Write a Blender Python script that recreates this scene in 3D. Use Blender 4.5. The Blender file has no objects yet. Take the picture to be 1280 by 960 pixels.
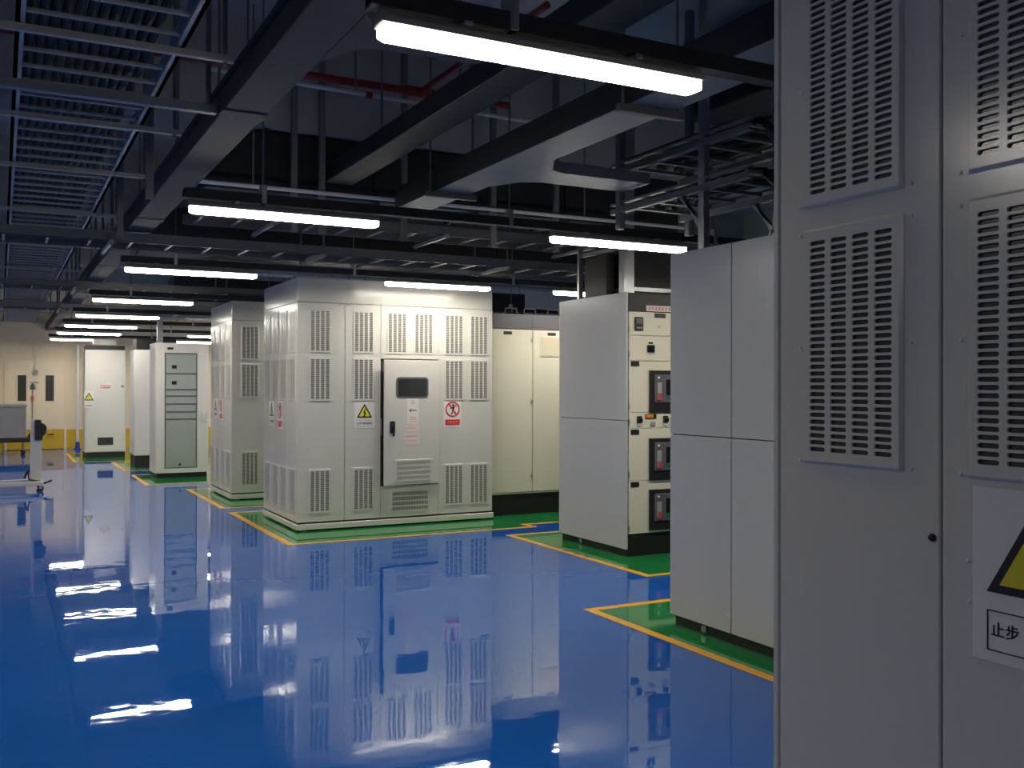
import bpy, bmesh, math, random
from mathutils import Vector, Matrix
random.seed(7)
S = bpy.context.scene
C = bpy.context.collection
R = math.radians

# ------------------------------------------------------------------ camera
F_PX, YAW, PITCH, ROLL, CAM_H = 1218.6, .483505, .00337, .0019163, 1.65
fw = Vector((math.sin(YAW)*math.cos(PITCH), math.cos(YAW)*math.cos(PITCH), math.sin(PITCH)))
rt = Vector((math.cos(YAW), -math.sin(YAW), 0))
up = rt.cross(fw)
r2 = math.cos(ROLL)*rt + math.sin(ROLL)*up
u2 = r2.cross(fw)
cam = bpy.data.cameras.new('camera')
cam.sensor_width = 36
cam.lens = F_PX*36/1280
cam.clip_end = 200
cam.clip_start = .05
co = bpy.data.objects.new('camera', cam)
C.objects.link(co)
co.matrix_world = Matrix(((r2.x, u2.x, -fw.x, 0), (r2.y, u2.y, -fw.y, 0), (r2.z, u2.z, -fw.z, CAM_H), (0, 0, 0, 1)))
S.camera = co
# ------------------------------------------------------------------ world, exposure
w = bpy.data.worlds.new('world')
S.world = w
w.use_nodes = True
w.node_tree.nodes['Background'].inputs[0].default_value = (.02, .022, .03, 1)
w.node_tree.nodes['Background'].inputs[1].default_value = .2
S.view_settings.view_transform = 'Standard'
S.view_settings.look = 'None'
S.view_settings.gamma = 1
S.view_settings.use_curve_mapping = False
S.view_settings.exposure = 1.0
S.cycles.denoising_input_passes = 'RGB_ALBEDO'
LAMP = 52.0        # strength of every tube lamp
LAMP_COLOUR = (1.0, .94, .81)

# ------------------------------------------------------------------ materials
M = {}
def mat(name, col, rough=.5, metal=0., var=0., vscale=6., bump=0., bscale=20., bdist=.001, spec=.5, coat=0., coat_r=.03, rvar=0., emit=0., alpha=1., trans=0.):
    m = bpy.data.materials.new(name)
    m.use_nodes = True
    nt = m.node_tree
    b = nt.nodes['Principled BSDF']
    I = b.inputs
    I['Base Color'].default_value = (*col, 1)
    I['Roughness'].default_value = rough
    I['Metallic'].default_value = metal
    I['Specular IOR Level'].default_value = spec
    I['Coat Weight'].default_value = coat
    I['Coat Roughness'].default_value = coat_r
    I['Transmission Weight'].default_value = trans
    if emit:
        I['Emission Color'].default_value = (*LAMP_COLOUR, 1)
        I['Emission Strength'].default_value = emit
    if var or rvar or bump:
        tc = nt.nodes.new('ShaderNodeTexCoord')
    if var or rvar:
        n = nt.nodes.new('ShaderNodeTexNoise')
        n.inputs['Scale'].default_value = vscale
        n.inputs['Detail'].default_value = 4
        nt.links.new(tc.outputs['Object'], n.inputs['Vector'])
    if var:
        mx = nt.nodes.new('ShaderNodeMix')
        mx.data_type = 'RGBA'
        mx.inputs['A'].default_value = (*[c*(1-var) for c in col], 1)
        mx.inputs['B'].default_value = (*[min(1, c*(1+var)) for c in col], 1)
        nt.links.new(n.outputs['Fac'], mx.inputs['Factor'])
        nt.links.new(mx.outputs['Result'], I['Base Color'])
    if rvar:
        mr = nt.nodes.new('ShaderNodeMapRange')
        mr.inputs['To Min'].default_value = max(0, rough-rvar)
        mr.inputs['To Max'].default_value = rough+rvar
        nt.links.new(n.outputs['Fac'], mr.inputs['Value'])
        nt.links.new(mr.outputs['Result'], I['Roughness'])
    if bump:
        nb = nt.nodes.new('ShaderNodeTexNoise')
        nb.inputs['Scale'].default_value = bscale
        nb.inputs['Detail'].default_value = 2
        nt.links.new(tc.outputs['Object'], nb.inputs['Vector'])
        bp = nt.nodes.new('ShaderNodeBump')
        bp.inputs['Strength'].default_value = bump
        bp.inputs['Distance'].default_value = bdist
        nt.links.new(nb.outputs['Fac'], bp.inputs['Height'])
        nt.links.new(bp.outputs['Normal'], I['Normal'])
        if coat:
            nt.links.new(bp.outputs['Normal'], I['Coat Normal'])
    M[name] = m
    return m
mat('paint', (.60, .585, .54), .19, var=.02, vscale=2, spec=.5, rvar=.02)
mat('vent_paint', (.60, .585, .54), .2, var=.02)
mat('slot_dark', (.055, .055, .05), .18, var=.3, vscale=30)
mat('side_grey', (.47, .475, .475), .30, var=.008, vscale=2)
mat('cream', (.66, .63, .51), .32, var=.03, vscale=2)
mat('white_paint', (.68, .66, .62), .32, var=.02)
mat('black', (.010, .010, .011), .5, var=.2)
mat('black_gloss', (.010, .011, .013), .12)
mat('header_grey', (.10, .10, .115), .4, var=.1)
mat('galv', (.42, .43, .45), .38, metal=.85, var=.12, vscale=9, rvar=.1)
mat('tray_steel', (.18, .18, .185), .5, metal=.4, var=.15, vscale=9, rvar=.1)
mat('rung_steel', (.40, .37, .34), .4, metal=.15, var=.1, vscale=9)
mat('trunk_grey', (.05, .05, .058), .6, spec=.2, var=.08, vscale=3)
mat('trunk_dark', (.026, .026, .030), .5, metal=.3, var=.15)
mat('duct_black', (.012, .012, .013), .7, var=.3, bump=.4, bscale=6, bdist=.02)
mat('air_duct', (.22, .225, .245), .45, metal=.3, var=.08, vscale=4)
mat('pale_duct', (.42, .43, .50), .5, var=.06, vscale=4)
mat('tan', (.55, .49, .36), .5)
mat('ceiling', (.40, .39, .40), .85, var=.12, vscale=1.2, bump=.3, bscale=9, bdist=.01)
mat('beam', (.34, .34, .35), .85, var=.12, vscale=1.5, bump=.3, bscale=9, bdist=.01)
mat('wall', (.74, .63, .45), .6, var=.04, vscale=.8, bump=.1, bscale=40)
mat('wall_white', (.56, .52, .44), .6, var=.04, vscale=.8)
mat('yellow_paint', (.62, .40, .02), .45, var=.06, vscale=2)
mat('door_paint', (.76, .655, .475), .4, var=.02)
mat('floor', (.010, .095, .42), .02, var=.10, vscale=1.3, bump=1., bscale=3.0, bdist=.0012, spec=.36)
def second_bump(m, scale, dist):
    nt = M[m].node_tree
    b1 = [n_ for n_ in nt.nodes if n_.type == 'BUMP'][0]
    tc = [n_ for n_ in nt.nodes if n_.type == 'TEX_COORD'][0]
    nz = nt.nodes.new('ShaderNodeTexNoise')
    nz.inputs['Scale'].default_value = scale
    nz.inputs['Detail'].default_value = 1
    b2 = nt.nodes.new('ShaderNodeBump')
    b2.inputs['Distance'].default_value = dist
    nt.links.new(tc.outputs['Object'], nz.inputs['Vector'])
    nt.links.new(nz.outputs['Fac'], b2.inputs['Height'])
    nt.links.new(b2.outputs['Normal'], b1.inputs['Normal'])
second_bump('floor', 13, .00006)
mat('green', (.012, .20, .055), .05, var=.10, vscale=2.5, bump=1., bscale=3.2, bdist=.0007, spec=.5)
mat('tape', (.83, .38, .008), .30, var=.08, vscale=8)
mat('tape_black', (.012, .012, .010), .5)
mat('rubber', (.012, .012, .012), .6, var=.2)
mat('cable', (.003, .003, .003), .6, bump=.5, bscale=90, bdist=.002)
mat('red_pipe', (.30, .018, .014), .4, var=.1)
mat('white_pipe', (.62, .60, .56), .35, var=.04)
mat('blue_plastic', (.02, .05, .30), .4)
mat('sign_white', (.74, .73, .70), .4)
mat('sign_yellow', (.72, .62, .02), .4)
mat('sign_black', (.010, .010, .010), .4)
mat('sign_red', (.60, .025, .025), .4)
mat('dull_red', (.42, .07, .08), .4)
mat('pale_red', (.75, .36, .34), .5)
mat('paper', (.72, .69, .66), .6)
mat('paper_pink', (.72, .61, .58), .6)
mat('orange_led', (.75, .22, .03), .4)
mat('glass_door', (.33, .37, .35), .06, spec=.6, var=.03)
mat('smoked', (.02, .022, .024), .06, spec=.6)
mat('window_dark', (.04, .045, .04), .08, spec=.6)
mat('housing', (.30, .28, .26), .5)
mat('crate', (.30, .29, .28), .6, var=.12, vscale=3)
mat('lamp', (.9, .9, .85), .4, emit=LAMP)
mat('lamp_side', (.9, .9, .85), .4, emit=LAMP*.11)

# ------------------------------------------------------------------ mesh helpers
class MB:
    def __init__(s):
        s.v = []; s.f = []; s.m = []
    def add(s, vs, fs, mi=0):
        o = len(s.v)
        s.v += [tuple(p) for p in vs]
        s.f += [tuple(i+o for i in f) for f in fs]
        s.m += [mi]*len(fs)
        return s
    def box(s, x0, x1, y0, y1, z0, z1, mi=0):
        vs = [(x, y, z) for z in (z0, z1) for y in (y0, y1) for x in (x0, x1)]
        return s.add(vs, [(0, 2, 3, 1), (4, 5, 7, 6), (0, 1, 5, 4), (2, 6, 7, 3), (0, 4, 6, 2), (1, 3, 7, 5)], mi)
    def prism(s, pts, d0, d1, axis='y', mi=0):
        """polygon pts (a,b) extruded along axis; y: (x,z) x: (y,z) z: (x,y)"""
        def P(a, b, d):
            return {'y': (a, d, b), 'x': (d, a, b), 'z': (a, b, d)}[axis]
        n = len(pts)
        vs = [P(a, b, d0) for a, b in pts]+[P(a, b, d1) for a, b in pts]
        fs = [tuple(range(n)), tuple(range(2*n-1, n-1, -1))]
        fs += [(i, i+n, (i+1) % n+n, (i+1) % n) for i in range(n)]
        return s.add(vs, fs, mi)
    def tube(s, path, r, n=10, mi=0, cap=True):
        path = [Vector(p) for p in path]
        vs = []; fs = []
        prev = None
        for i, p in enumerate(path):
            t = (path[min(i+1, len(path)-1)]-path[max(i-1, 0)]).normalized()
            if prev is None:
                a = t.orthogonal().normalized()
            else:
                a = (prev-t*prev.dot(t)).normalized()
            prev = a
            b = t.cross(a)
            rr = r[i] if isinstance(r, (list, tuple)) else r
            vs += [p+(a*math.cos(2*math.pi*k/n)+b*math.sin(2*math.pi*k/n))*rr for k in range(n)]
        for i in range(len(path)-1):
            for k in range(n):
                fs.append((i*n+k, i*n+(k+1) % n, (i+1)*n+(k+1) % n, (i+1)*n+k))
        if cap:
            fs.append(tuple(range(n-1, -1, -1)))
            fs.append(tuple(range((len(path)-1)*n, len(path)*n)))
        return s.add(vs, fs, mi)
    def mesh(s, name, mats, bevel=0., smooth=False, seg=1):
        me = bpy.data.meshes.new(name)
        me.from_pydata(s.v, [], s.f)
        if isinstance(mats, str):
            mats = [mats]
        for m in mats:
            me.materials.append(M[m])
        me.polygons.foreach_set('material_index', s.m)
        bm = bmesh.new()
        bm.from_mesh(me)
        bmesh.ops.recalc_face_normals(bm, faces=bm.faces)
        if bevel:
            bmesh.ops.bevel(bm, geom=[e for e in bm.edges if e.is_manifold and e.calc_face_angle(0) > .5], offset=bevel, segments=seg, affect='EDGES', clamp_overlap=True)
        if smooth:
            for f in bm.faces:
                f.smooth = True
            for e in bm.edges:
                e.smooth = not (len(e.link_faces) == 2 and e.calc_face_angle(0) > .7)
        bm.to_mesh(me)
        bm.free()
        return me
def ob(name, me, parent=None, loc=(0, 0, 0), rot=(0, 0, 0)):
    o = bpy.data.objects.new(name, me)
    C.objects.link(o)
    o.parent = parent
    o.location = loc
    o.rotation_euler = rot
    return o
def B(name, mats, parent, *boxes, bevel=0., loc=(0, 0, 0), rot=(0, 0, 0)):
    b = MB()
    for q in boxes:
        b.box(*q)
    return ob(name, b.mesh(name, mats, bevel), parent, loc, rot)
def tag(o, label=None, cat=None, group=None, kind=None):
    if label: o['label'] = label
    if cat: o['category'] = cat
    if group: o['group'] = group
    if kind: o['kind'] = kind
    return o
def thing(name, label, cat, loc=(0, 0, 0), rz=0., group=None):
    o = ob(name, None, None, loc, (0, 0, rz))
    o.empty_display_size = .1
    return tag(o, label, cat, group)
def copy_tree(o, parent=None):
    c = o.copy()
    C.objects.link(c)
    c.parent = parent
    for ch in list(o.children):
        copy_tree(ch, c)
    return c
def text_mesh(body, size, matname, depth=.0006, offset=0.):
    c = bpy.data.curves.new('lettering', 'FONT')
    c.body = body
    c.size = size
    c.extrude = depth
    c.offset = offset
    c.align_x = 'CENTER'
    c.align_y = 'CENTER'
    o = bpy.data.objects.new('lettering', c)
    C.objects.link(o)
    bpy.context.view_layer.update()
    d = bpy.context.evaluated_depsgraph_get()
    me = bpy.data.meshes.new_from_object(o.evaluated_get(d))
    bpy.data.objects.remove(o)
    me.transform(Matrix.Rotation(R(90), 4, 'X'))       # stands in the x-z plane, facing -y
    me.materials.clear()
    me.materials.append(M[matname])
    return me
def struct(o):
    return tag(o, kind='structure')

# ================================================================== SETTING
ZC = 4.65
XL, XR, YB, YF = -6.0, 11.5, -7.5, 28.2
floor = struct(B('floor', 'floor', None, (XL, XR, YB, YF, -.1, 0)))
floor['label'] = 'glossy blue epoxy floor reflecting the lamps and cabinets'
struct(B('ceiling', 'ceiling', None, (XL, XR, YB, YF, ZC, ZC+.15)))
wf = struct(B('wall_far', 'wall', None, (XL, XR, YF, YF+.15, 0, ZC)))
B('yellow_band', 'yellow_paint', wf, (XL, XR, YF-.006, YF, 0, .52))
B('upper_beam', 'wall', wf, (XL, XR, YF-.25, YF, 2.86, 3.3))
struct(B('wall_left', 'wall_white', None, (XL-.15, XL, YB, YF+.15, 0, ZC)))
struct(B('wall_right', 'wall_white', None, (XR, XR+.15, YB, YF+.15, 0, ZC)))
struct(B('wall_back', 'wall_white', None, (XL, XR, YB-.15, YB, 0, ZC)))
n = 0
for y in (8.0, 13.2, 18.4, 23.6):                     # concrete beams across the ceiling
    n += 1
    struct(B('trim_%d' % n, 'beam', None, (XL, XR, y, y+.45, 3.78, ZC)))['label'] = 'concrete ceiling beam crossing the hall'

# painted green zones with yellow tape borders
def zone(x0, x1, y0, y1, t=.075, z=.0):
    g = B('green_zone', 'green', floor, (x0, x1, y0, y1, 0, .0018+z))
    B('tape_line', 'tape', g, (x0-.001, x0+t, y0, y1, .0018+z, .0028+z))
    B('tape_line', 'tape', g, (x0+t, x1, y0-.001, y0+t, .0018+z, .0028+z))
    B('tape_line', 'tape', g, (x0+t, x1, y1-t, y1+.001, .0018+z, .0028+z))
    return g
zone(1.22, 4.1, -.5, 2.12)
zone(3.84, 6.4, 2.95, 6.17)
z2 = zone(4.99, 7.6, 6.97, 9.66)
z3 = zone(2.65, 5.62, 10.06, 13.04)
g = B('green_zone', 'green', floor, (5.62, 8.4, 10.28, 12.6, 0, .0017))
B('tape_line', 'tape', g, (5.62, 8.4, 10.28, 10.355, .0017, .0027))
B('tape_line', 'tape', g, (5.55, 5.625, 10.06, 10.355, .0029, .0033))
zone(2.64, 5.8, 13.49, 16.28)
zone(2.15, 4.3, 17.22, 19.37)
zone(2.13, 4.3, 20.34, 22.84)
zone(1.42, 3.6, 23.17, 26.31)
dash = MB().box(-.045, .045, -.012, .012, 0, .0012).mesh('worn_patch', 'tape_black')
for k in range(9):
    ob('worn_patch', dash, floor, (4.25+k*.16, 10.135, .0028))
for k in range(3):
    ob('worn_patch', dash, floor, (5.06, 8.45-k*.2, .0028), (0, 0, R(90)))

# double door in the far wall
dr = struct(ob('door_1', None, None, (0, YF, 0)))
dr['label'] = 'cream double door with two narrow dark windows in the far wall'
for x0, x1, wx in ((.16, .82, .50), (.828, 1.49, 1.147)):
    lf = B('leaf', 'door_paint', dr, (x0, x1, -.03, -.007, .53, 2.35), bevel=.004)
    B('kick_plate', 'yellow_paint', lf, (x0, x1, -.032, -.007, .02, .525), bevel=.003)
    B('window_frame', 'door_paint', lf, (wx-.13, wx-.1, -.045, -.03, 1.27, 1.94), (wx+.1, wx+.13, -.045, -.03, 1.27, 1.94), (wx-.13, wx+.13, -.045, -.03, 1.24, 1.27), (wx-.13, wx+.13, -.045, -.03, 1.94, 1.97))
    B('window_pane', 'window_dark', lf, (wx-.1, wx+.1, -.036, -.031, 1.27, 1.94))
B('door_frame', 'wall', dr, (.1, .16, -.05, 0, 0, 2.41), (1.49, 1.55, -.05, 0, 0, 2.41), (.16, 1.49, -.05, 0, 2.35, 2.41), bevel=.004)
B('push_handle', 'black', dr, (1.09, 1.25, -.09, -.07, .385, .41), (1.10, 1.12, -.07, -.033, .385, .41), (1.22, 1.24, -.07, -.033, .385, .41))
# pipe with blue foot beside the far cabinet, thin conduit on the wall
t = thing('wall_pipe', 'white vertical pipe with blue foot standing at the far wall', 'pipe', (1.80, 27.9, 0))
ob('pipe', MB().tube([(0, 0, .18), (0, 0, 3.78)], .038, 14).mesh('pipe', 'white_pipe', smooth=True), t)
ob('foot', MB().tube([(0, 0, 0), (0, 0, .02), (0, 0, .021), (0, 0, .2)], [.09, .09, .065, .05], 14).mesh('foot', 'blue_plastic', smooth=True), t)
t = thing('wall_conduit', 'thin grey conduit with junction box running down the far wall', 'conduit', (.82, YF-.02, 1.97))
ob('conduit', MB().tube([(0, -.055, .1), (0, -.055, .55), (-.04, -.055, .62), (-.04, -.055, .89)], .012, 8).mesh('conduit', 'white_pipe', smooth=True), t)
B('junction_box', 'crate', t, (-.05, .05, -.10, -.028, 0, .11), bevel=.006)

# ================================================================== CABINETS
def vent_mesh():
    """perforated cover: 4 columns x 31 rows of rounded slots in a raised, bevelled sheet"""
    W, H, sw, sh, gx, pv = .267, .51, .0445, .0092, .0142, .0148
    nc, nr = 4, 31
    b = MB()
    px = sw+gx
    x0 = -(nc*px)/2
    z0 = -(nr*pv)/2
    yo, yi = -.009, -.003
    def cell(cx, cz):
        a, c = px/2, pv/2
        r = sh/2
        hx = sw/2-r
        q = [(hx+r*math.sin(R(t)), r*math.cos(R(t))) for t in (0, 45, 90, 135, 180)]+[(-hx-r*math.sin(R(t)), -r*math.cos(R(t))) for t in (0, 45, 90, 135, 180)]
        inn = [(cx+x, yo, cz+z) for x, z in q]
        back = [(cx+x, yi, cz+z) for x, z in q]
        out = [(cx+x, yo, cz+z) for x, z in ((hx, c), (a, c), (a, 0), (a, -c), (hx, -c), (-hx, -c), (-a, -c), (-a, 0), (-a, c), (-hx, c))]
        vs = inn+out+back
        fs = []
        for i in range(10):
            j = (i+1) % 10
            fs.append((i, i+10, j+10, j))
            fs.append((i, j, j+20, i+20))
        b.add(vs, fs)
    for i in range(nc):
        for k in range(nr):
            cell(x0+(i+.5)*px, z0+(k+.5)*pv)
    ix, iz = -x0, -z0
    rings = [(ix, iz, yo), (W/2-.007, H/2-.007, yo), (W/2-.001, H/2-.001, -.002), (W/2, H/2, 0)]
    for (a, c, y), (a2, c2, y2) in zip(rings, rings[1:]):
        vs = [(-a, y, -c), (a, y, -c), (a, y, c), (-a, y, c), (-a2, y2, -c2), (a2, y2, -c2), (a2, y2, c2), (-a2, y2, c2)]
        b.add(vs, [(i, (i+1) % 4, (i+1) % 4+4, i+4) for i in range(4)])
    me = b.mesh('vent_cover', 'vent_paint')
    return me
VENT = vent_mesh()
VBACK = MB().box(-.122, .122, -.0022, -.0006, -.234, .234).mesh('vent_screen', 'slot_dark')
SCREW = MB().tube([(0, 0, 0), (0, -.0025, 0), (0, -.0035, 0)], [.0042, .0042, .0025], 8).mesh('screw', 'sign_white', smooth=True)
def vent(parent, x, y, z, side=False, flat=False):
    rot = (0, R(90) if flat else 0, R(-90) if side else 0)
    v = ob('vent_cover', VENT, parent, (x, y, z), rot)
    ob('vent_screen', VBACK, v)
    return v

def tri(cx, cz, r, y, b, mi, hgt=None):
    b.prism([(cx-r*.866, cz-r*.5), (cx+r*.866, cz-r*.5), (cx, cz+r)], y, y+.0012, 'y', mi)
TXT_STOP = text_mesh('止步 高压危险', .028, 'sign_black', offset=.0002)
def warn_sign(parent, x, y, z, side=False):
    """white plate .25 x .31, lightning triangle, boxed caption; origin top-left"""
    rot = (0, 0, R(-90) if side else 0)
    s = ob('warning_sign', MB().box(0, .25, -.0025, 0, -.31, 0).mesh('warning_sign', 'sign_white', .0008), parent, (x, y, z), rot)
    s['label'] = 'white plate with yellow lightning triangle and boxed black caption'
    b = MB()
    tri(.125, -.130, .110, -.0042, b, 0)
    ob('triangle_border', b.mesh('triangle_border', 'sign_black'), s)
    b = MB()
    tri(.125, -.130, .080, -.0052, b, 0)
    ob('triangle_field', b.mesh('triangle_field', 'sign_yellow'), s)
    b = MB()
    b.prism([(.132, -.075), (.108, -.135), (.124, -.133), (.114, -.163), (.106, -.160), (.118, -.182), (.134, -.163), (.126, -.165), (.146, -.124), (.128, -.126), (.142, -.078)], -.0064, -.0052, 'y')
    ob('lightning_bolt', b.mesh('lightning_bolt', 'sign_black'), s)
    b = MB()
    for q in ((.03, .22, -.219, -.217), (.03, .22, -.289, -.287), (.03, .032, -.287, -.219), (.218, .22, -.287, -.219)):
        b.box(q[0], q[1], -.0038, -.0025, q[2], q[3])
    ob('caption_frame', b.mesh('caption_frame', 'sign_black'), s)
    ob('caption', TXT_STOP, s, (.125, -.0032, -.252))
    return s
def ring(b, cx, cz, r0, r1, y0, y1, n=28, mi=0):
    for k in range(n):
        a, c = 2*math.pi*k/n, 2*math.pi*(k+1)/n
        b.prism([(cx+r0*math.cos(a), cz+r0*math.sin(a)), (cx+r1*math.cos(a), cz+r1*math.sin(a)), (cx+r1*math.cos(c), cz+r1*math.sin(c)), (cx+r0*math.cos(c), cz+r0*math.sin(c))], y0, y1, 'y', mi)
def ban_sign(parent, x, y, z, side=False, k=1.):
    rot = (0, 0, R(-90) if side else 0)
    s = ob('prohibition_sign', MB().box(0, .235, -.0025, 0, -.33, 0).mesh('prohibition_sign', 'sign_white', .0008), parent, (x, y, z), rot)
    s['label'] = 'white plate with red ring, black climbing figure and red caption block'
    b = MB()
    ring(b, .1175, -.11, .078, .095, -.005, -.0025)
    b.prism([(.056, -.045), (.068, -.034), (.180, -.176), (.168, -.187)], -.0052, -.0032, 'y')
    ob('red_ring', b.mesh('red_ring', 'sign_red'), s)
    b = MB()
    ring(b, .125, -.062, 0.001, .014, -.0045, -.0025, 12)
    b.prism([(.110, -.078), (.142, -.078), (.138, -.125), (.116, -.125)], -.0045, -.0025, 'y')
    b.prism([(.116, -.122), (.128, -.122), (.112, -.178), (.098, -.172)], -.0045, -.0025, 'y')
    b.prism([(.126, -.122), (.139, -.122), (.150, -.150), (.140, -.158)], -.0045, -.0025, 'y')
    b.prism([(.136, -.080), (.142, -.086), (.168, -.062), (.162, -.056)], -.0045, -.0025, 'y')
    b.prism([(.108, -.082), (.114, -.088), (.084, -.108), (.080, -.100)], -.0045, -.0025, 'y')
    ob('figure', b.mesh('figure', 'sign_black'), s)
    ob('caption_block', MB().box(.022, .213, -.0042, -.0025, -.305, -.235).mesh('caption_block', 'sign_red'), s)
    b = MB()
    for q in range(4):
        x0 = .045+q*.038
        b.box(x0, x0+.026, -.005, -.0042, -.262, -.258).box(x0+.01, x0+.015, -.005, -.0042, -.285, -.250).box(x0+.002, x0+.024, -.005, -.0042, -.279, -.276)
    ob('caption_marks', b.mesh('caption_marks', 'pale_red'), s)
    return s

def transformer(label, loc, D, side_cols, side_signs=True, side_seams=None, screws=False, hood=True):
    """tall ventilated transformer housing; origin front-left-bottom, front faces -y, left side faces -x"""
    W, ZB, ZH, ZT = 2.475, .105, 2.615, 2.90
    T = thing('transformer_cabinet', label, 'cabinet', loc, 0, 'tall ventilated transformer cabinets')
    p = .004
    B('core', 'slot_dark', T, (.02, W-.02, .02, D-.02, ZB, ZT-.02))
    B('skirt', 'paint', T, (-.012, W+.012, -.02, D+.012, .02, .085), bevel=.004)
    for x in (.06, W-.12):
        for y in (.04, D-.10):
            B('foot', 'galv', T, (x, x+.06, y, y+.06, 0, .02))
    B('skirt_joint', 'trunk_dark', T, (.012, W-.012, .012, D-.012, .085, ZB))
    # header, roof
    B('header', 'paint', T, (0, W, 0, D, ZH+.004, ZT), bevel=.006)
    # corner posts / back and right skins
    B('back_panel', 'paint', T, (.003, W-.003, D-.02, D, ZB, ZH), bevel=.002)
    B('right_panel', 'paint', T, (W-.02, W, .022, D-.022, ZB, ZH), bevel=.002)
    xs = [0, .561, 1.002, 1.742, W]
    for i in range(4):
        a, c = xs[i]+(.0 if i == 0 else .0025), xs[i+1]-(.0 if i == 3 else .0025)
        if i == 2:
            B('front_panel', 'paint', T, (a, c, 0, .02, 1.985, ZH), bevel=.003)
            B('front_panel', 'paint', T, (a, c, 0, .02, ZB, .475), bevel=.003)
        else:
            B('front_panel', 'paint', T, (a, c, 0, .02, ZB, ZH), bevel=.003)
    sm = side_seams or [D-.39*k for k in range(1, 4)]
    sm = [D-.0205]+list(sm)+[.0215]
    B('corner_post', 'paint', T, (0, .02, D-.0185, D-.0205+.02, ZB, ZH), bevel=.003)
    for a, c in zip(sm, sm[1:]):
        B('side_panel', 'paint', T, (0, .02, c+.002, a-.002, ZB, ZH), bevel=.003)
    rows = (2.295, 1.740, .455)
    for x in (.265, .788, 1.949, 2.287):
        for z in rows:
            vent(T, x, 0, z)
    for x in (1.206, 1.546):
        vent(T, x, 0, rows[0])
    vent(T, 1.375, 0, .290, flat=True)
    for y in side_cols:
        for z in rows:
            vent(T, 0, y, z, side=True)
    # door, hinged right, standing a little open
    d = ob('door', MB().box(-.735, 0, -.028, 0, 0, 1.485).mesh('door', 'paint', .004), T, (1.74, -.003, .487), (0, 0, R(5.5)))
    v = ob('vent_cover', VENT, d, (-.355, -.028, .17), (0, R(90), 0))
    ob('window_frame', MB().prism(rounded(-.370, 1.160, .43, .245, .045), -.034, -.028, 'y').mesh('window_frame', 'header_grey', .001), d)
    ob('window', MB().prism(rounded(-.370, 1.160, .385, .20, .03), -.0375, -.034, 'y').mesh('window', 'smoked'), d)
    h = MB().box(-.665, -.60, -.040, -.028, .62, .76).tube([(-.632, -.030, .70), (-.632, -.055, .70)], .022, 12)
    h.box(-.642, -.618, -.068, -.052, .585, .715)
    ob('handle', h.mesh('handle', 'black', .002), d)
    pb = MB().box(-.44, -.285, -.0295, -.028, .72, 1.03)
    for q in range(3):
        pb.box(-.41, -.32+.01*q, -.0302, -.0295, .80-.025*q, .808-.025*q, 1)
    ring(pb, -.362, .985, .017, .021, -.0302, -.0295, 14, 2)
    ring(pb, -.395, .885, .001, .016, -.0302, -.0295, 12, 2)
    pb.box(-.375, -.315, -.0302, -.0295, .880, .892, 2)
    ob('notice_sheet', pb.mesh('notice_sheet', ['paper', 'pale_red', 'header_grey']), d)
    pb = MB().box(-.475, -.27, -.0295, -.028, .475, .715)
    for q in range(4):
        pb.box(-.455, -.33+.02*(q % 3), -.0302, -.0295, .67-.048*q, .678-.048*q, 1)
    ob('notice_sheet', pb.mesh('notice_sheet', ['paper_pink', 'pale_red']), d)
    lk = B('latch_strip', 'galv', T, (1.0, 1.012, -.012, 0, 1.08, 1.28))
    warn_sign(T, .675, -.0, 1.475)
    ban_sign(T, 1.812, -.0, 1.49)
    for x in (.555, .995, 2.465):
        ob('screw', SCREW, T, (x-.02, 0, 1.29))
    for x in (.50, .60, .95, 1.05, 1.70, 1.79, 2.44):
        ob('lock_tab', MB().box(-.014, .014, -.008, 0, -.02, .004).mesh('lock_tab', 'galv', .002), T, (x, 0, ZH))
    if side_signs:
        warn_sign(T, 0, D-.28, 1.475, side=True)
        ban_sign(T, 0, D-.70, 1.475, side=True)
    return T
def rounded(cx, cz, w_, h_, r, n=5):
    pts = []
    for sx, sz, a0 in ((1, 1, 0), (-1, 1, 90), (-1, -1, 180), (1, -1, 270)):
        for k in range(n+1):
            a = R(a0+90*k/n)
            pts.append((cx+sx*(w_/2-r)+r*math.cos(a), cz+sz*(h_/2-r)+r*math.sin(a)))
    return pts
big = transformer('tall ventilated grey cabinet with its door ajar and red and yellow signs, mid hall', (2.985, 10.93, 0), 1.57, (1.36, .97, .58, .19))
c = copy_tree(big)
c.location = (2.97, 14.40, 0)
c['label'] = 'ventilated grey cabinet half hidden behind the one with the open door'
near = transformer('dark grey ventilated cabinet filling the right edge, nearest the camera', (1.565, .0, 0), 1.697, (1.4635, 1.054, .644, .234), side_signs=False, side_seams=(1.247, .85, .44))
warn_sign(near, 0, 1.178, 1.473, side=True)
for y in (1.611, 1.315, 1.205):
    for z in (2.545, 2.30, 2.047, 1.985, 1.738, 1.492):
        ob('screw', SCREW, near, (0, y, z))
for y, z in ((1.190, 1.335), (1.188, 1.26)):
    ob('screw', SCREW, near, (0, y, z))
ob('key_lock', MB().tube([(0, 0, 0), (-.004, 0, 0), (-.006, 0, 0), (-.009, 0, 0)], [.0075, .0075, .006, .004], 14).mesh('key_lock', 'black', smooth=True), near, (0, 1.265, 1.367))

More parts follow.
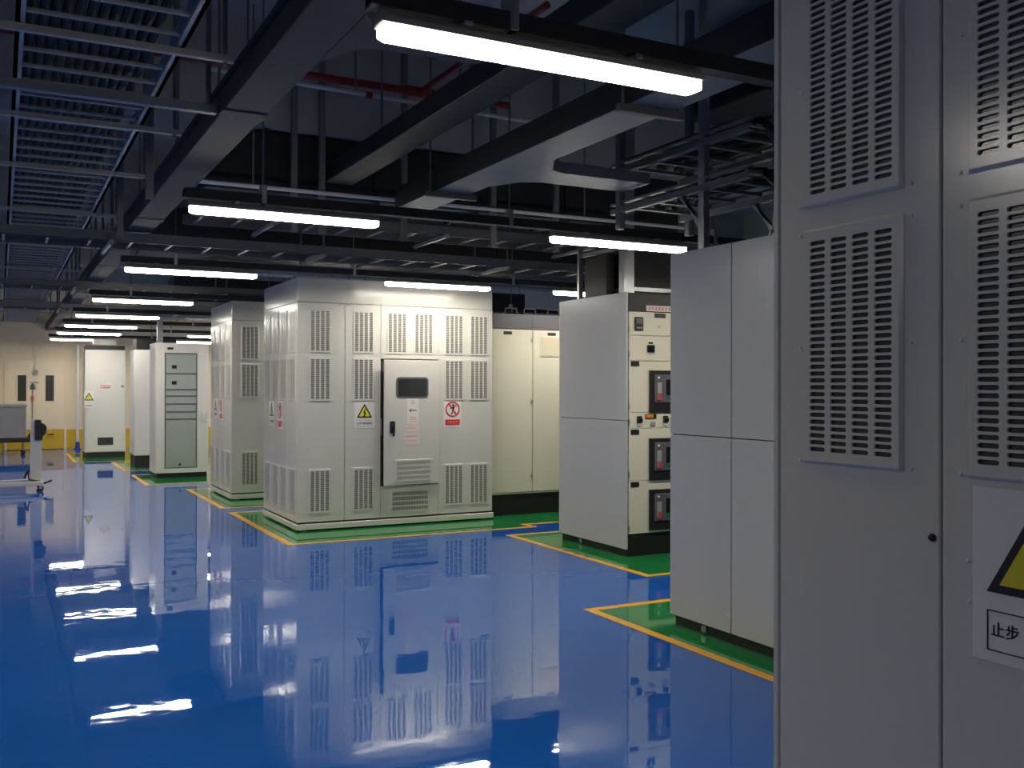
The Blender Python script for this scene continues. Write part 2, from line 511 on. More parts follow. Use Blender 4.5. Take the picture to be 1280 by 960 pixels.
# -------- switchgear with breakers (two units)
def breaker(parent, x, z, w_, h_):
    o = ob('breaker', MB().box(x, x+w_, -.022, 0, z, z+h_).mesh('breaker', 'black', .004), parent)
    B('breaker_face', 'header_grey', o, (x+.05, x+w_-.03, -.034, -.022, z+.09, z+h_-.04), bevel=.004)
    B('lever_strip', 'crate', o, (x+.075, x+.13, -.044, -.034, z+.12, z+h_-.12), bevel=.003)
    B('red_button', 'dull_red', o, (x+.078, x+.127, -.050, -.044, z+.115, z+.185), bevel=.003)
    B('rating_plate', 'black_gloss', o, (x+.19, x+w_-.05, -.040, -.034, z+.17, z+h_-.09))
    ob('indicator', MB().tube([(x+.095, -.034, z+h_-.07), (x+.095, -.040, z+h_-.07)], .012, 10).mesh('indicator', 'sign_white'), o)
    B('green_mark', 'green', o, (x+.20, x+.235, -.042, -.040, z+.14, z+.16))
    return o
def knob(parent, x, z):
    k = ob('selector_knob', MB().box(x-.03, x+.03, -.006, 0, z-.045, z+.045).mesh('selector_knob', 'black', .002), parent)
    ob('dial', MB().tube([(x, -.006, z+.004), (x, -.03, z+.004)], [.03, .024], 14).mesh('dial', 'black_gloss', smooth=True), k)
    B('dial_plate', 'sign_white', k, (x-.027, x+.027, -.010, -.006, z-.050, z-.026))
def switchgear(label, loc, D, side_split, H=2.58, W=.86):
    T = thing('switchgear_cabinet', label, 'cabinet', loc, 0, 'breaker switchgear cabinets')
    B('body', 'cream', T, (.026, W, .03, D-.004, .07, H-.01))
    B('plinth', 'black', T, (.03, W-.01, .035, D-.03, 0, .07))
    B('front_plinth', 'black', T, (.026, W, .008, .03, .0, .217), bevel=.003)
    ys = [0]+list(side_split)+[D]
    for a, c in zip(ys, ys[1:]):
        for z0, z1 in ((.075, 1.3235), (1.3295, H)):
            q = B('side_panel', 'side_grey', T, (0, .022, a+(.005 if a else .0), c-.005, z0, z1), bevel=.002)
            for y in (a+.02, c-.02):
                ob('rivet', SCREW, q, (0, y, z0+.12), (0, 0, R(-90)))
                ob('rivet', SCREW, q, (0, y, z1-.12), (0, 0, R(-90)))
    B('seam_shade_sheet', 'trunk_dark', T, (.0225, .0255, .002, D-.005, .078, H-.003))  # dark sheet added behind the side panels, stands in for shade in the seams
    B('foot_bracket', 'galv', T, (.018, .0295, D*.66, D*.66+.045, .012, .06), bevel=.003)
    B('header', 'black', T, (.028, W, .0, .03, 2.395, H-.005), bevel=.003)
    B('back_panel', 'side_grey', T, (.03, W-.003, D-.004, D, .08, H))
    zs = [(2.162, 2.392), (1.913, 2.158), (1.407, 1.909), (1.251, 1.403), (.738, 1.247), (.221, .734)]
    for z0, z1 in zs:
        q = B('front_panel', 'cream', T, (.034, W-.006, 0, .03, z0, z1), bevel=.003)
        ob('hinge', MB().box(.028, .038, -.010, .004, -.03, .03).mesh('hinge', 'galv', .002), q, (0, 0, z0+.06))
    k = B('caption_strip', 'paper_pink', T, (.235, .60, -.0035, -.0, 2.402, 2.458))
    b = MB()
    for q in range(8):
        b.box(.262+q*.04, .285+q*.04, -.0042, -.0035, 2.418, 2.424).box(.270+q*.04, .276+q*.04, -.0042, -.0035, 2.412, 2.448).box(.262+q*.04, .288+q*.04, -.0042, -.0035, 2.436, 2.441)
    ob('caption_marks', b.mesh('caption_marks', 'sign_red'), k)
    m = B('meter', 'black', T, (.095, .19, -.02, 0, 2.21, 2.34), bevel=.003)
    B('meter_display', 'header_grey', m, (.107, .178, -.0225, -.02, 2.275, 2.325))
    for q in range(3):
        B('meter_button', 'crate', m, (.112+.023*q, .126+.023*q, -.0225, -.02, 2.225, 2.240))
    B('name_tag', 'black', T, (.334, .47, -.003, 0, 2.34, 2.384))
    ob('key_lock', MB().tube([(.395, 0, 2.255), (.395, -.012, 2.255)], .013, 12).mesh('key_lock', 'galv', smooth=True), T)
    sw = B('switch', 'black', T, (.245, .335, -.012, 0, 1.995, 2.07), bevel=.004)
    B('switch_lever', 'black_gloss', sw, (.268, .312, -.04, -.012, 2.0, 2.06), bevel=.004)
    B('switch_plate', 'sign_white', sw, (.250, .330, -.004, -.0, 1.98, 1.994))
    B('switch_tag', 'black', sw, (.265, .315, -.003, -.0, 2.08, 2.098))
    for z in (1.857, 1.190, .677):
        B('name_tag', 'black', T, (.055, .152, -.003, 0, z, z+.05))
    breaker(T, .268, 1.409, .40, .41)
    breaker(T, .268, .740, .40, .41)
    breaker(T, .268, .245, .40, .40)
    knob(T, .155, 1.325)
    knob(T, .470, 1.325)
    q = B('signal_lamp', 'black', T, (.225, .355, -.010, 0, 1.345, 1.39), bevel=.003)
    B('lens', 'orange_led', q, (.230, .315, -.016, -.010, 1.35, 1.385), bevel=.003)
    B('push_button', 'crate', T, (.285, .345, -.012, 0, 1.272, 1.315), bevel=.004)
    for x in (.10, W-.15):
        ob('lifting_eye', MB().tube([(x-.03, .15, H-.012), (x-.03, .15, H+.03), (x, .15, H+.055), (x+.03, .15, H+.03), (x+.03, .15, H-.012)], .009, 8).mesh('lifting_eye', 'galv', smooth=True), T)
    return T
sg2 = switchgear('grey sided switchgear cabinet with black breakers facing the camera', (5.385, 7.87, 0), 1.285, ())
sg1 = switchgear('tall grey cabinet with four plain side panels beside the dark foreground cabinet', (4.145, 4.44, 0), 1.08, (.434,))

# -------- cream control cabinets with dark headers
def control(label, x0, x1, panel):
    T = thing('control_cabinet', label, 'cabinet', (x0, 11.13, 0), 0, 'cream control cabinets')
    W, D = x1-x0, .8
    B('body', 'cream', T, (0, W, .022, D, .27, 2.40), bevel=.003)
    B('plinth', 'black', T, (.0, W, .03, D, 0, .27))
    B('header', 'header_grey', T, (0, W, .01, D, 2.405, 2.60), bevel=.004)
    d = B('door', 'cream', T, (.003, W-.003, 0, .02, .295, 2.398), bevel=.004)
    for z in (.50, 1.46, 2.26):
        ob('hinge', MB().box(W-.035, W-.012, -.014, 0, z-.02, z+.02).mesh('hinge', 'galv', .003), d)
    B('name_tag', 'black', d, (W*.34, W*.34+.12, -.003, 0, 2.33, 2.37))
    if panel:
        B('filter_cover', 'cream', d, (.11, .40, -.012, 0, 2.05, 2.32), bevel=.005)
        B('filter_mesh', 'tan', d, (.125, .385, -.014, -.012, 2.065, 2.305))
    for x in (.14, W-.14):
        ob('lifting_eye', MB().tube([(x-.1, .35, 2.595), (x-.08, .35, 2.70), (x+.08, .35, 2.70), (x+.1, .35, 2.595)], .010, 8).mesh('lifting_eye', 'tray_steel', smooth=True), T)
    return T
control('cream control cabinet with plain door right beside the open-door transformer cabinet', 5.50, 6.150, False)
control('cream control cabinet with a square filter panel, partly behind grey switchgear', 6.153, 6.80, True)

# -------- glass-door rack
T = thing('relay_rack', 'pale rack cabinet with a full-height glass door showing equipment shelves', 'cabinet', (2.47, 18.45, 0))
W, D, H = .92, .78, 2.44
B('plinth', 'black', T, (.02, W-.02, .03, D-.02, 0, .085))
B('body', 'white_paint', T, (0, .03, .03, D, .085, H), (W-.03, W, .03, D, .085, H), (.03, W-.03, D-.03, D, .085, H), (.03, W-.03, .03, D-.03, H-.03, H), (.03, W-.03, .03, D-.03, .085, .115))
d = B('door', 'white_paint', T, (0, .155, 0, .03, .09, H), (.155, W-.20, 0, .03, 2.26, H), (.155, W-.20, 0, .03, .09, .17), (W-.20, W, 0, .03, .09, H), bevel=.004)
B('door_rim', 'header_grey', d, (.155, .172, .002, .02, .17, 2.26), (W-.217, W-.20, .002, .02, .17, 2.26), (.172, W-.217, .002, .02, 2.243, 2.26), (.172, W-.217, .002, .02, .17, .187))
B('glass', 'glass_door', d, (.172, W-.217, .010, .014, .187, 2.243))
B('handle', 'white_paint', d, (W-.11, W-.07, -.03, 0, 1.02, 1.20), bevel=.008)
B('name_tag', 'black', d, (.20, .30, -.003, 0, 2.32, 2.36))
ob('key_lock', MB().tube([(.42, .01, .24), (.42, -.006, .24)], .02, 10).mesh('key_lock', 'black'), d)
for z, h_ in ((1.885, .012), (1.596, .012), (1.481, .01), (1.337, .01), (1.193, .01), (1.063, .01)):
    B('shelf_edge', 'header_grey', T, (.172, W-.217, .004, .0098, z-h_, z+h_))
for z in (2.0, 1.71):
    B('meter', 'black', T, (.28, .36, .001, .0098, z-.02, z+.04))

T = thing('galvanised_post', 'galvanised post rising from the top of the glass-door rack', 'post', (2.60, 18.9, 2.44))
B('post', 'galv', T, (-.05, .05, -.03, .03, .008, .51))
B('base_plate', 'galv', T, (-.08, .08, -.06, .06, 0, .008))
# -------- cabinet E (narrow face with black plinth)
T = thing('power_cabinet', 'pale cabinet with tall black plinth and black top box behind glass rack', 'cabinet', (2.415, 21.05, 0))
B('plinth', 'black', T, (.01, .85, .012, .78, 0, .245))
B('body', 'white_paint', T, (0, .86, .02, .80, .245, 2.40), bevel=.004)
d = B('door', 'white_paint', T, (.004, .856, 0, .018, .25, 2.395), bevel=.004)
B('handle', 'black', d, (.76, .79, -.02, 0, 1.2, 1.4), bevel=.004)
B('side_panel', 'white_paint', T, (-.010, 0, .06, .74, .28, 2.36), bevel=.004)
B('top_box', 'black', T, (.04, .82, .06, .7, 2.40, 2.63), bevel=.01)
# -------- cabinet F
T = thing('inverter_cabinet', 'far white cabinet with low black grille and yellow triangle sign', 'cabinet', (1.73, 24.4, 0))
B('plinth', 'black', T, (.01, .86, .015, .79, 0, .125))
B('body', 'white_paint', T, (0, .875, .02, .80, .125, 2.50), bevel=.004)
d = B('door', 'white_paint', T, (.05, .85, 0, .018, .14, 2.49), bevel=.004)
B('top_grille', 'black', T, (.02, .855, .03, .77, 2.50, 2.60))
B('top_hood', 'white_paint', T, (.2, .68, .1, .7, 2.60, 2.76), bevel=.02)
g_ = B('low_grille', 'black', d, (.27, .60, -.012, 0, .30, .47), bevel=.004)
for k in range(5):
    B('louvre', 'header_grey', g_, (.285, .585, -.016, -.012, .318+.03*k, .326+.03*k))
sn = MB().prism(rounded(.445, 1.65, .27, .15, .01), -.003, 0, 'y').box(.33, .345, -.0036, -.003, 1.60, 1.70, 1).box(.37, .56, -.0036, -.003, 1.66, 1.68, 1).box(.37, .54, -.0036, -.003, 1.61, 1.63, 2)
ob('notice_sheet', sn.mesh('notice_sheet', ['paper', 'sign_red', 'header_grey']), d)
ob('notice_sheet', MB().box(.37, .54, -.003, 0, 1.97, 2.05).mesh('notice_sheet', 'paper_pink'), d)
b = MB()
b.box(.0, .20, .0135, .0165, 1.15, 1.55, 0)
tri(.10, 1.39, .12, .0105, b, 1)
tri(.10, 1.39, .085, .0092, b, 2)
b.box(.03, .17, .0122, .0135, 1.20, 1.215, 1)
ws = ob('warning_sign', b.mesh('warning_sign', ['sign_white', 'sign_black', 'sign_yellow']), T, (-.02, -.02, 0))
ob('lock', MB().tube([(.80, 0, 1.66), (.80, -.02, 1.66)], .022, 10).mesh('lock', 'black'), d)

# -------- lifting stand on the floor, left
T = thing('column_stand', 'white wheeled column stand with a black winch box and thin rod', 'stand', (.51, 17.3, 0))
B('base_frame', 'white_pipe', T, (-1.1, .10, -.30, -.24, .09, .15), (-1.1, .10, .24, .30, .09, .15), (-.08, .10, -.24, .24, .09, .15), (-1.02, -.95, -.24, .24, .09, .15), bevel=.006)
for x in (-1.04, .06):
    for y in (-.27, .27):
        q = ob('caster', MB().tube([(x-.0, y-.016, .045), (x, y+.016, .045)], .045, 16).mesh('caster', 'rubber', smooth=True), T)
        B('caster_fork', 'galv', q, (x-.02, x+.02, y-.026, y-.018, .04, .086), (x-.02, x+.02, y+.018, y+.026, .04, .086), (x-.02, x+.02, y-.026, y+.026, .0862, .0898))
B('column', 'white_pipe', T, (-.08, .08, -.07, .07, .15, 1.12), bevel=.01)
wb = ob('winch_box', MB().prism([(-.02, .80), (.09, .80), (.09, .85), (.14, .90), (.15, 1.0), (.12, 1.05), (.07, 1.07), (.07, 1.12), (-.02, 1.12)], -.13, -.07, 'y').mesh('winch_box', 'black', .006), T)
ob('rod', MB().tube([(-.055, 0, 1.12), (-.055, 0, 1.50), (-.05, 0, 1.62)], .012, 8).mesh('rod', 'galv', smooth=True), T)
ob('rod_head', MB().tube([(-.05, 0, 1.60), (-.05, 0, 1.66), (-.05, 0, 1.70)], [.045, .04, .015], 10).mesh('rod_head', 'header_grey', smooth=True), T)
ob('crossbar', MB().tube([(-.09, 0, 1.715), (.03, 0, 1.71)], .008, 8).mesh('crossbar', 'galv', smooth=True), T)
ob('orange_grip', MB().tube([(-.055, 0, 1.42), (-.055, 0, 1.50)], .026, 10).mesh('orange_grip', 'orange_led', smooth=True), T)
ob('hand_crank', MB().tube([(-.16, -.02, .2), (-.12, -.12, .32), (-.10, -.12, .18), (.12, -.20, .12), (.22, -.22, .16)], .016, 8).mesh('hand_crank', 'black', smooth=True), T)

# -------- grey equipment crate on a dark trolley by the far wall
T = thing('equipment_trolley', 'grey box on a low dark trolley before the yellow wall band', 'trolley', (-.10, 26.6, 0))
B('deck', 'black', T, (-.9, .78, -.35, .45, .30, .40), bevel=.01)
B('crate_body', 'crate', T, (-.85, .66, -.30, .40, .40, 1.22), bevel=.015)
B('crate_lid', 'crate', T, (-.87, .68, -.32, .42, 1.14, 1.20), bevel=.01)
for x in (-.8, .6):
    for y in (-.27, .37):
        ob('leg', MB().tube([(x, y, .09), (x, y, .30)], .02, 8).mesh('leg', 'galv'), T)
        ob('wheel', MB().tube([(x, y-.02, .05), (x, y+.02, .05)], .05, 14).mesh('wheel', 'rubber', smooth=True), T)
ob('push_handle', MB().tube([(.70, -.3, .38), (.80, -.3, .52), (.80, .4, .52), (.70, .4, .38)], .018, 8).mesh('push_handle', 'black', smooth=True), T)

# ================================================================== LAMPS
ROWS = [3.03, 6.66, 10.40, 14.25, 17.55, 20.6, 23.5, 26.7]
LZ = 2.795
LL = 1.30
def lamp_proto():
    T = thing('batten_lamp', 'lamp', 'lamp', (0, 0, LZ), 0, 'suspended batten lamps')
    pr = [(-.042, .046), (-.042, .010), (-.036, .0), (.036, .0), (.042, .010), (.042, .046)]
    b = MB()
    e = .022
    ins = [(y*.8, max(.006, z)) for y, z in pr]
    vs = [(0, y, z) for y, z in ins]+[(e, y, z) for y, z in pr]+[(LL-e, y, z) for y, z in pr]+[(LL, y, z) for y, z in ins]
    fs = [tuple(range(6)), tuple(range(18, 24))]
    for s_ in range(3):
        fs += [(s_*6+i, s_*6+(i+1) % 6, (s_+1)*6+(i+1) % 6, (s_+1)*6+i) for i in range(6)]
    b.add(vs, fs)
    for q, f in enumerate(b.f):
        zz = [b.v[i][2] for i in f]
        b.m[q] = 0 if max(zz) < .001 else 1
    ob('diffuser', b.mesh('diffuser', ['lamp', 'lamp_side']), T)
    ob('housing', MB().prism([(-.047, .042), (-.047, .062), (-.028, .082), (.028, .082), (.047, .062), (.047, .042), (.043, .042), (.043, .049), (-.043, .049), (-.043, .042)], -.004, LL+.004, 'x').mesh('housing', 'housing'), T)
    for x in (.02, LL-.02):
        B('end_cap', 'housing', T, (x-.026, x+.026, -.040, .040, .045, .078), bevel=.004)
    for x in (.3, LL-.3):
        B('clip', 'galv', T, (x-.015, x+.015, -.05, .05, .078, .095), bevel=.002)
    return T
proto = lamp_proto()
for x, lb in ((1.10, 'right'), (-2.28, 'left')):  # two unseen lamps added to light the bevels that face the back wall
    o = copy_tree(proto)
    o.location = (x, -4.3, LZ)
    o['label'] = 'added unseen batten lamp behind the camera, %s of the two' % lb
    for q in (.3, LL-.3):
        ob('hanger_rod', MB().tube([(q, 0, .09), (q, 0, ZC-LZ)], .007, 6).mesh('hanger_rod', 'galv'), o)
ordn = ['nearest', 'second nearest', 'third nearest', 'fourth nearest', 'fifth nearest', 'sixth nearest', 'seventh nearest', 'farthest']
first = True
for i, y in enumerate(ROWS):
    for x, col in ((-2.28, 'Z'), (1.10, 'A'), (3.85, 'B'), (6.05, 'C')):
        if (col == 'B' and i < 1) or (col == 'C' and i < 1):
            continue
        o = proto if first else copy_tree(proto)
        first = False
        o.location = (x, y, LZ)
        if col == 'A':
            o['label'] = 'lit batten lamp hanging over the aisle, %s of the long left row' % ordn[i]
        elif col == 'B':
            o['label'] = ['', 'lit batten lamp hanging between the two grey sided switchgear cabinets', 'lit batten lamp in front of the header of the open-door cabinet'][i] if i < 3 else 'lit batten lamp of the second row, %s from the camera, behind the tall cabinets' % ordn[i].replace(' nearest', '')
        elif col == 'Z':
            o['label'] = 'lit batten lamp of the row left of the aisle, %s from the camera' % ordn[i].replace(' nearest', '')
        else:
            o['label'] = 'lit batten lamp of the rightmost row, %s from the camera, behind the switchgear' % ordn[i].replace(' nearest', '')
# mounting channels, one per lamp row, from the trunking to the right
for i, y in enumerate(ROWS):
    T = thing('lamp_channel', 'dark steel channel carrying the %s row of batten lamps' % ordn[i].replace(' nearest', '').replace('nearest', 'first').replace('farthest', 'farthest'), 'channel', (1.06, y, 2.89), 0, 'lamp channels')
    ob('left_rail', MB().prism([(-.035, 0), (.035, 0), (.035, .065), (.028, .065), (.028, .010), (-.028, .010), (-.028, .065), (-.035, .065)], -3.55, -1.85, 'x').mesh('rail', 'trunk_dark'), T)
    ob('rail', MB().prism([(-.035, 0), (.035, 0), (.035, .065), (.028, .065), (.028, .010), (-.028, .010), (-.028, .065), (-.035, .065)], 0, 8.2, 'x').mesh('rail', 'trunk_dark'), T)
    for x in (-3.2, -2.2, .52, 2.41, 4.4, 6.4):
        h_ = ob('hanger_clip', MB().box(x-.018, x+.018, -.040, .040, .0, .13).mesh('hanger_clip', 'galv', .003), T)
        ob('hanger_rod', MB().tube([(x, 0, .13), (x, 0, (4.198 if i == 0 and x == 2.41 else ZC)-2.89)], .007, 6).mesh('hanger_rod', 'tray_steel'), h_)

# ================================================================== OVERHEAD SERVICES
def rods(parent, pts, z0, z1=ZC, r=.008, m='tray_steel'):
    for x, y in pts:
        ob('hanger_rod', MB().tube([(x, y, z0), (x, y, z1)], r, 6).mesh('hanger_rod', m), parent)
# main trunking along the aisle with a flared branch
T = thing('cable_trunking', 'long grey cable trunking running the length of the hall above the aisle lamps', 'trunking', (0, 0, 0))
B('trunk', 'trunk_grey', T, (1.03, 1.255, 2.2, 27.9, 3.10, 3.22), bevel=.004)
B('trunk_lid', 'trunk_dark', T, (1.015, 1.27, 2.2, 27.9, 3.221, 3.25))
ob('branch', MB().prism([(1.256, 3.62), (1.256, 4.30), (1.32, 4.08), (1.42, 3.98), (1.9, 3.96), (1.9, 3.78), (1.42, 3.77), (1.32, 3.72)], 3.102, 3.22, 'z').mesh('branch', 'trunk_grey', .003), T)
for y in (5.2, 8.9, 12.6, 16.3, 20.0, 23.7):
    B('joint_plate', 'trunk_grey', T, (1.022, 1.263, y, y+.12, 3.094, 3.10))
rods(T, [(1.14, y) for y in (3.4, 5.9, 7.4, 9.6, 12.0, 15.0, 18.0, 21.0)], 3.25)
# second trunking with T branch to the switchgear rack
T = thing('cable_trunking', 'short dark trunking with a T branch ending above the switchgear rack', 'trunking', (0, 0, 0))
B('trunk', 'air_duct', T, (2.88, 3.17, 2.6, 7.55, 3.12, 3.27), bevel=.004)
B('trunk_side', 'trunk_dark', T, (2.872, 2.879, 2.6, 7.55, 3.12, 3.28))
ob('branch', MB().prism([(3.171, 5.45), (3.30, 5.70), (3.42, 5.76), (4.15, 5.76), (4.15, 6.10), (3.42, 6.10), (3.30, 6.16), (3.171, 6.42)], 3.12, 3.20, 'z').mesh('branch', 'air_duct', .003), T)
rods(T, [(x, 6.75) for x in (2.85, 3.2)], 3.08)
rods(T, [(x, 4.2) for x in (2.85, 3.2)], 3.08, 4.198)
for y in (4.2, 6.75):
    B('bracket', 'tray_steel', T, (2.82, 3.23, y-.02, y+.02, 3.078, 3.118))
# third, higher dark tray left of it
T = thing('cable_trunking', 'high dark trunking passing beneath the concrete beam beside the T branch trunking', 'trunking', (0, 0, 0))
B('trunk', 'trunk_dark', T, (2.40, 2.64, 2.4, 7.95, 3.36, 3.50), bevel=.004)
rods(T, [(2.52, y) for y in (4.0, 5.5, 6.9)], 3.50)

def ladder(label, axis, a0, a1, b0, b1, z, pitch, rail_h=.09, hang=(), rm='tray_steel', group='cable ladders'):
    """ladder tray: side rails and single rungs; a along the axis, b across"""
    T = thing('cable_ladder', label, 'cable ladder', (0, 0, 0), 0, group)
    def bx(u0, u1, v0, v1, z0, z1):
        return (v0, v1, u0, u1, z0, z1) if axis == 'y' else (u0, u1, v0, v1, z0, z1)
    for b in (b0, b1-.02):
        B('side_rail', rm, T, bx(a0, a1, b, b+.02, z, z+rail_h), bx(a0, a1, b+(0 if b > b0 else .02)-(.02 if b > b0 else 0), b+(.0 if b > b0 else .04), z+rail_h-.006, z+rail_h), bx(a0, a1, b-(.018 if b > b0 else 0), b+(.02 if b > b0 else .038), z, z+.005), bevel=0)
    L = b1-b0-.04
    me = MB().box(*bx(-.011, .011, 0, L, 0, .018)).mesh('rung', 'rung_steel', .003)
    k = int((a1-a0)/pitch)
    for i in range(k):
        u = a0+.1+i*pitch
        ob('rung', me, T, (b0+.02, u, z+.008) if axis == 'y' else (u, b0+.02, z+.008))
    for u in hang:
        B('support_strut', 'rung_steel', T, bx(u-.016, u+.016, b0-.12, b1+.22, z-.034, z-.004))
        for v in (b0-.08, b1+.18):
            rods(T, [(v, u) if axis == 'y' else (u, v)], z-.05, r=.011)
    return T
YT = ladder('long cable ladder filled with black cables, high at the upper left', 'y', 2.6, 26.5, .05, .745, 3.2, .26, hang=(4.65, 6.14, 7.54, 9.42, 11.6, 14.1, 16.8, 19.6, 22.4), rm='rung_steel')
B('support_strut', 'air_duct', YT, (-1.6, 1.02, 5.335, 5.385, 3.11, 3.155))
rods(YT, [(-1.5, 5.36), (.98, 5.36)], 3.16, r=.014)
for k in range(12):
    x = .115+k*.0455
    pts = [(x+.001*math.sin(j*1.3+k), 2.62+j*1.4, 3.256+.005*math.sin(j*2.1+k*1.7)) for j in range(17)]
    o = ob('power_cable', MB().tube(pts, .0215, 8).mesh('power_cable', 'cable', smooth=True))
    tag(o, 'black power cable lying in the long upper left cable ladder', 'cable', 'cables in the left ladder')
ladder('grey cable ladder crossing the hall above the open-door cabinet', 'x', -2.6, 7.2, 9.72, 10.30, 3.0, .36, hang=(.9, 2.9, 5.0, 6.9))
ladder('cable ladder crossing the hall above the half hidden cabinet', 'x', -2.6, 7.2, 14.5, 15.05, 3.0, .36, hang=(.9, 2.9, 5.0))
ladder('far cable ladder crossing the hall above the glass-door rack', 'x', -2.6, 7.2, 18.6, 19.1, 3.0, .36, hang=(.9, 2.9, 5.0))
# bent ladder piece dropping beside the post
T = ladder('short cable ladder crossing behind the second lamp channel', 'x', 1.5, 7.2, 8.9, 9.45, 3.16, .34, hang=(2.2, 3.9, 5.6))

# insulated black air duct under the beam, air duct with pale underside, far ducts
def duct(label, x0, x1, y0, y1, z0, z1, m, seams=0, axis='x'):
    T = thing('air_duct', label, 'duct', (0, 0, 0))
    B('duct_body', m, T, (x0, x1, y0, y1, z0, z1), bevel=.01)
    for k in range(seams):
        if axis == 'x':
            s_ = x0+(x1-x0)*(k+.5)/seams
            B('flange', m, T, (s_-.02, s_+.02, y0-.025, y1+.025, z0-.025, z1+.02))
        else:
            s_ = y0+(y1-y0)*(k+.5)/seams
            B('flange', m, T, (x0-.025, x1+.025, s_-.02, s_+.02, z0-.025, z1+.02))
    rods(T, [(x0+.1, y0+.05), (x1-.1, y0+.05)], z1)
    return T
duct('black insulated air duct hanging under the first concrete beam', 1.45, 5.3, 8.06, 8.75, 3.26, 3.76, 'duct_black', 4)
duct('pale grey air duct above the nearest lamp', 2.56, 3.68, 1.2, 5.96, 4.2, 4.5, 'pale_duct', 2, 'y')
duct('dark air duct crossing behind the first black duct', 1.5, 9.0, 12.2, 13.0, 3.30, 3.8, 'duct_black', 4)
duct('dark air duct high above the near end of the switchgear', 5.1, 9.5, 5.6, 6.6, 3.9, 4.4, 'duct_black', 4)
duct('grey air duct at the far end above the white cabinets', 2.6, 9.0, 21.4, 22.2, 3.1, 3.5, 'air_duct', 4)
duct('grey air duct crossing above the glass-door rack', 2.5, 9.0, 16.6, 17.3, 3.05, 3.45, 'trunk_dark', 4)
# red sprinkler pipe, white conduit
T = thing('sprinkler_pipe', 'dark red sprinkler pipe with a T joint below the concrete beam', 'pipe', (0, 0, 0))
ob('pipe', MB().tube([(-1.5, 7.22, 4.0), (3.75, 7.22, 4.0)], .03, 12).mesh('pipe', 'red_pipe', smooth=True), T)
ob('branch_pipe', MB().tube([(2.95, 7.22, 4.0), (2.97, 5.2, 4.0)], .024, 12).mesh('branch_pipe', 'red_pipe', smooth=True), T)
ob('tee_joint', MB().tube([(2.83, 7.22, 4.0), (3.07, 7.22, 4.0)], .042, 12).mesh('tee_joint', 'red_pipe', smooth=True), T)
rods(T, [(.2, 7.22), (1.6, 7.22), (3.4, 7.22)], 4.02)
T = thing('conduit_pipe', 'thin white conduit running below the red sprinkler pipe', 'conduit', (0, 0, 0))
ob('pipe', MB().tube([(1.30, 7.10, 3.9), (4.5, 7.26, 3.9)], .017, 8).mesh('pipe', 'white_pipe', smooth=True), T)
ob('coupling', MB().tube([(2.48, 7.159, 3.9), (2.53, 7.1615, 3.9)], .026, 8).mesh('coupling', 'red_pipe', smooth=True), T)
rods(T, [(1.9, 7.13), (2.4, 7.155), (4.2, 7.245)], 3.915)
T = thing('conduit_pipe', 'thin white conduit along the row behind the second lamp channel', 'conduit', (0, 0, 0))
ob('pipe', MB().tube([(1.3, 7.7, 3.22), (6.0, 7.7, 3.22)], .017, 8).mesh('pipe', 'white_pipe', smooth=True), T)
rods(T, [(1.75, 7.7), (4.8, 7.7)], 3.23)
# slotted posts hanging from the ceiling
post = MB().prism([(-.024, -.022), (.024, -.022), (.024, .022), (.018, .022), (.018, -.016), (-.018, -.016), (-.018, .022), (-.024, .022)], 0, 1.75, 'z').mesh('post', 'tray_steel')
for k, (x, y, lb) in enumerate(((3.05, 7.80, 'steel channel post hanging at the right end of the second aisle lamp'), (2.1, 7.80, 'steel channel post hanging before the black duct, left'), (2.33, 7.80, 'steel channel post hanging before the black duct, middle'), (3.9, 7.80, 'steel channel post hanging right of the T branch trunking'), (4.55, 7.80, 'steel channel post hanging above the second lamp of the middle row'), (.88, 6.9, 'steel channel post hanging between left ladder and trunking, nearer'), (.88, 8.7, 'steel channel post hanging between left ladder and trunking, farther'))):
    tag(ob('hanging_post', post, None, (x, y, ZC-1.75)), lb, 'post', 'hanging channel posts')

# rack frame above the nearer switchgear
T = thing('cable_rack', 'galvanised two-level cable rack standing on the plain sided switchgear', 'cable rack', (0, 0, 0))
for x in (4.20, 4.86):
    B('post', 'galv', T, (x-.025, x+.025, 5.19, 5.25, 2.582, ZC))
    B('post', 'tray_steel', T, (x-.025, x+.025, 6.19, 6.25, 2.86, ZC))
    for z in (2.98, 3.28):
        B('rail', 'tray_steel', T, (x-.028, x-.02, 4.75, 6.32, z, z+.042), (x-.02, x+.02, 4.75, 6.32, z, z+.006), (x-.028, x+.02, 4.75, 6.32, z+.07, z+.085))
    b = MB().prism([(5.50, 2.99), (5.44, 2.99), (5.235, 2.70), (5.235, 2.78)], x-.02, x+.02, 'x')
    ob('brace', b.mesh('brace', 'galv'), T)
for z in (2.98, 3.28):
    for k in range(6):
        y = 4.8+k*.28
        B('rung', 'tray_steel', T, (4.22, 4.84, y, y+.035, z+.045, z+.068))
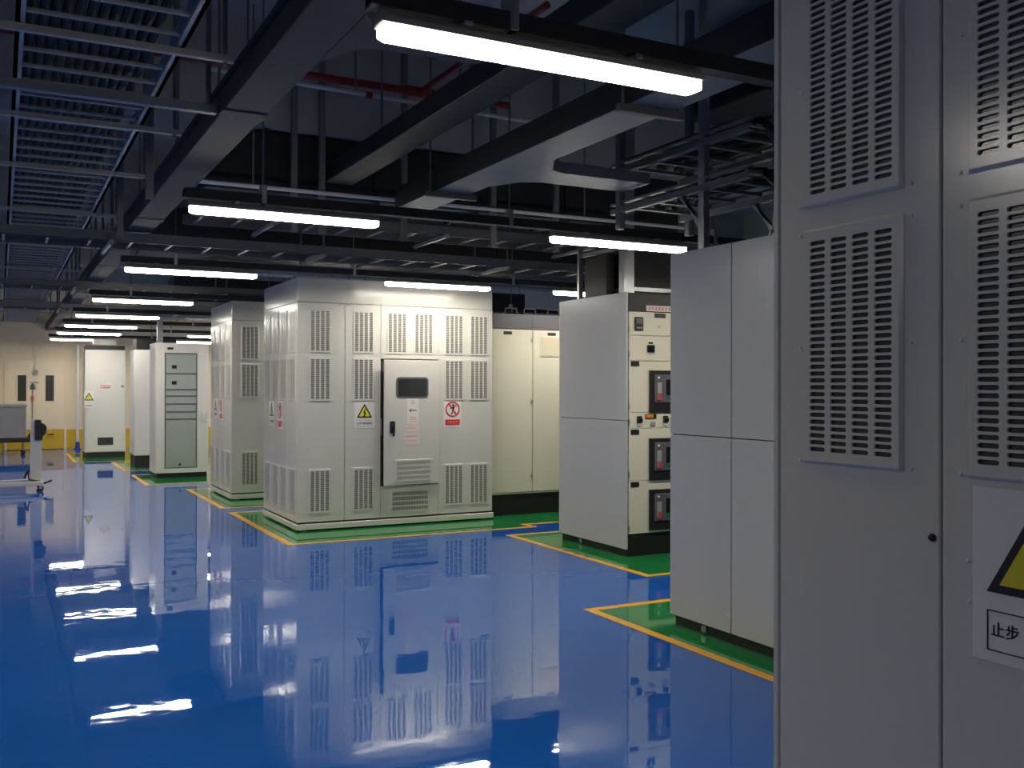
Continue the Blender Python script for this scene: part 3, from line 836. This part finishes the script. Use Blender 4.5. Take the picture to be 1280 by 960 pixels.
for k in range(7):
    x = 4.27+k*.085
    y1 = 4.56+.07*(k % 3)
    z0 = 3.085 if k % 2 else 3.385
    pts = [(x, 6.28, z0), (x, 5.4, z0), (x, 5.02, z0), (x+.01, y1+.18, z0-.04), (x+.015, y1+.04, z0-.16), (x+.02, y1, z0-.3), (x+.02, y1, 2.565)]
    o = ob('power_cable', MB().tube(pts, .03, 10).mesh('power_cable', 'cable', smooth=True))
    tag(o, 'thick black cable bending from the galvanised rack into the switchgear top', 'cable', 'cables dropping into the switchgear')
T = thing('cable_tray', 'bright wire cable tray beside the black cables above the switchgear', 'cable tray', (0, 0, 0))
for k in range(10):
    ob('wire', MB().tube([(5.0+.0*k, 3.6+.12*k, 3.08), (5.0, 3.6+.12*k, 2.98), (5.6, 3.6+.12*k, 2.98), (5.6, 3.6+.12*k, 3.08)], .006, 6).mesh('wire', 'galv'), T)
for x, z in ((5.0, 3.08), (5.0, 3.03), (5.6, 3.08), (5.2, 2.975), (5.4, 2.975)):
    ob('long_wire', MB().tube([(x, 3.5, z), (x, 4.8, z)], .006, 6).mesh('long_wire', 'galv'), T)
rods(T, [(5.0, 3.7), (5.6, 3.7), (5.0, 4.6), (5.6, 4.6)], 2.98)

# bus duct and posts on the farther switchgear
T = thing('busbar_duct', 'dark busbar duct rising from the farther switchgear with galvanised posts', 'busbar duct', (0, 0, 0))
B('duct_box', 'trunk_dark', T, (5.60, 6.2, 8.12, 8.75, 2.572, 3.9), bevel=.006)
B('flange', 'galv', T, (5.57, 6.23, 8.09, 8.78, 2.62, 2.66))
B('post', 'galv', T, (5.42, 5.54, 7.96, 8.0, 2.572, ZC-.003), (5.42, 5.43, 8.0, 8.05, 2.572, ZC-.003), (5.53, 5.54, 8.0, 8.05, 2.572, ZC-.003))
B('post', 'galv', T, (5.42, 5.47, 8.80, 8.84, 2.572, 3.4))
B('cross_arm', 'galv', T, (5.44, 5.47, 8.055, 8.795, 3.02, 3.06))
B('black_connector', 'black', T, (5.44, 5.54, 8.30, 8.72, 2.572, 3.0), bevel=.006)

bpy.context.view_layer.update()
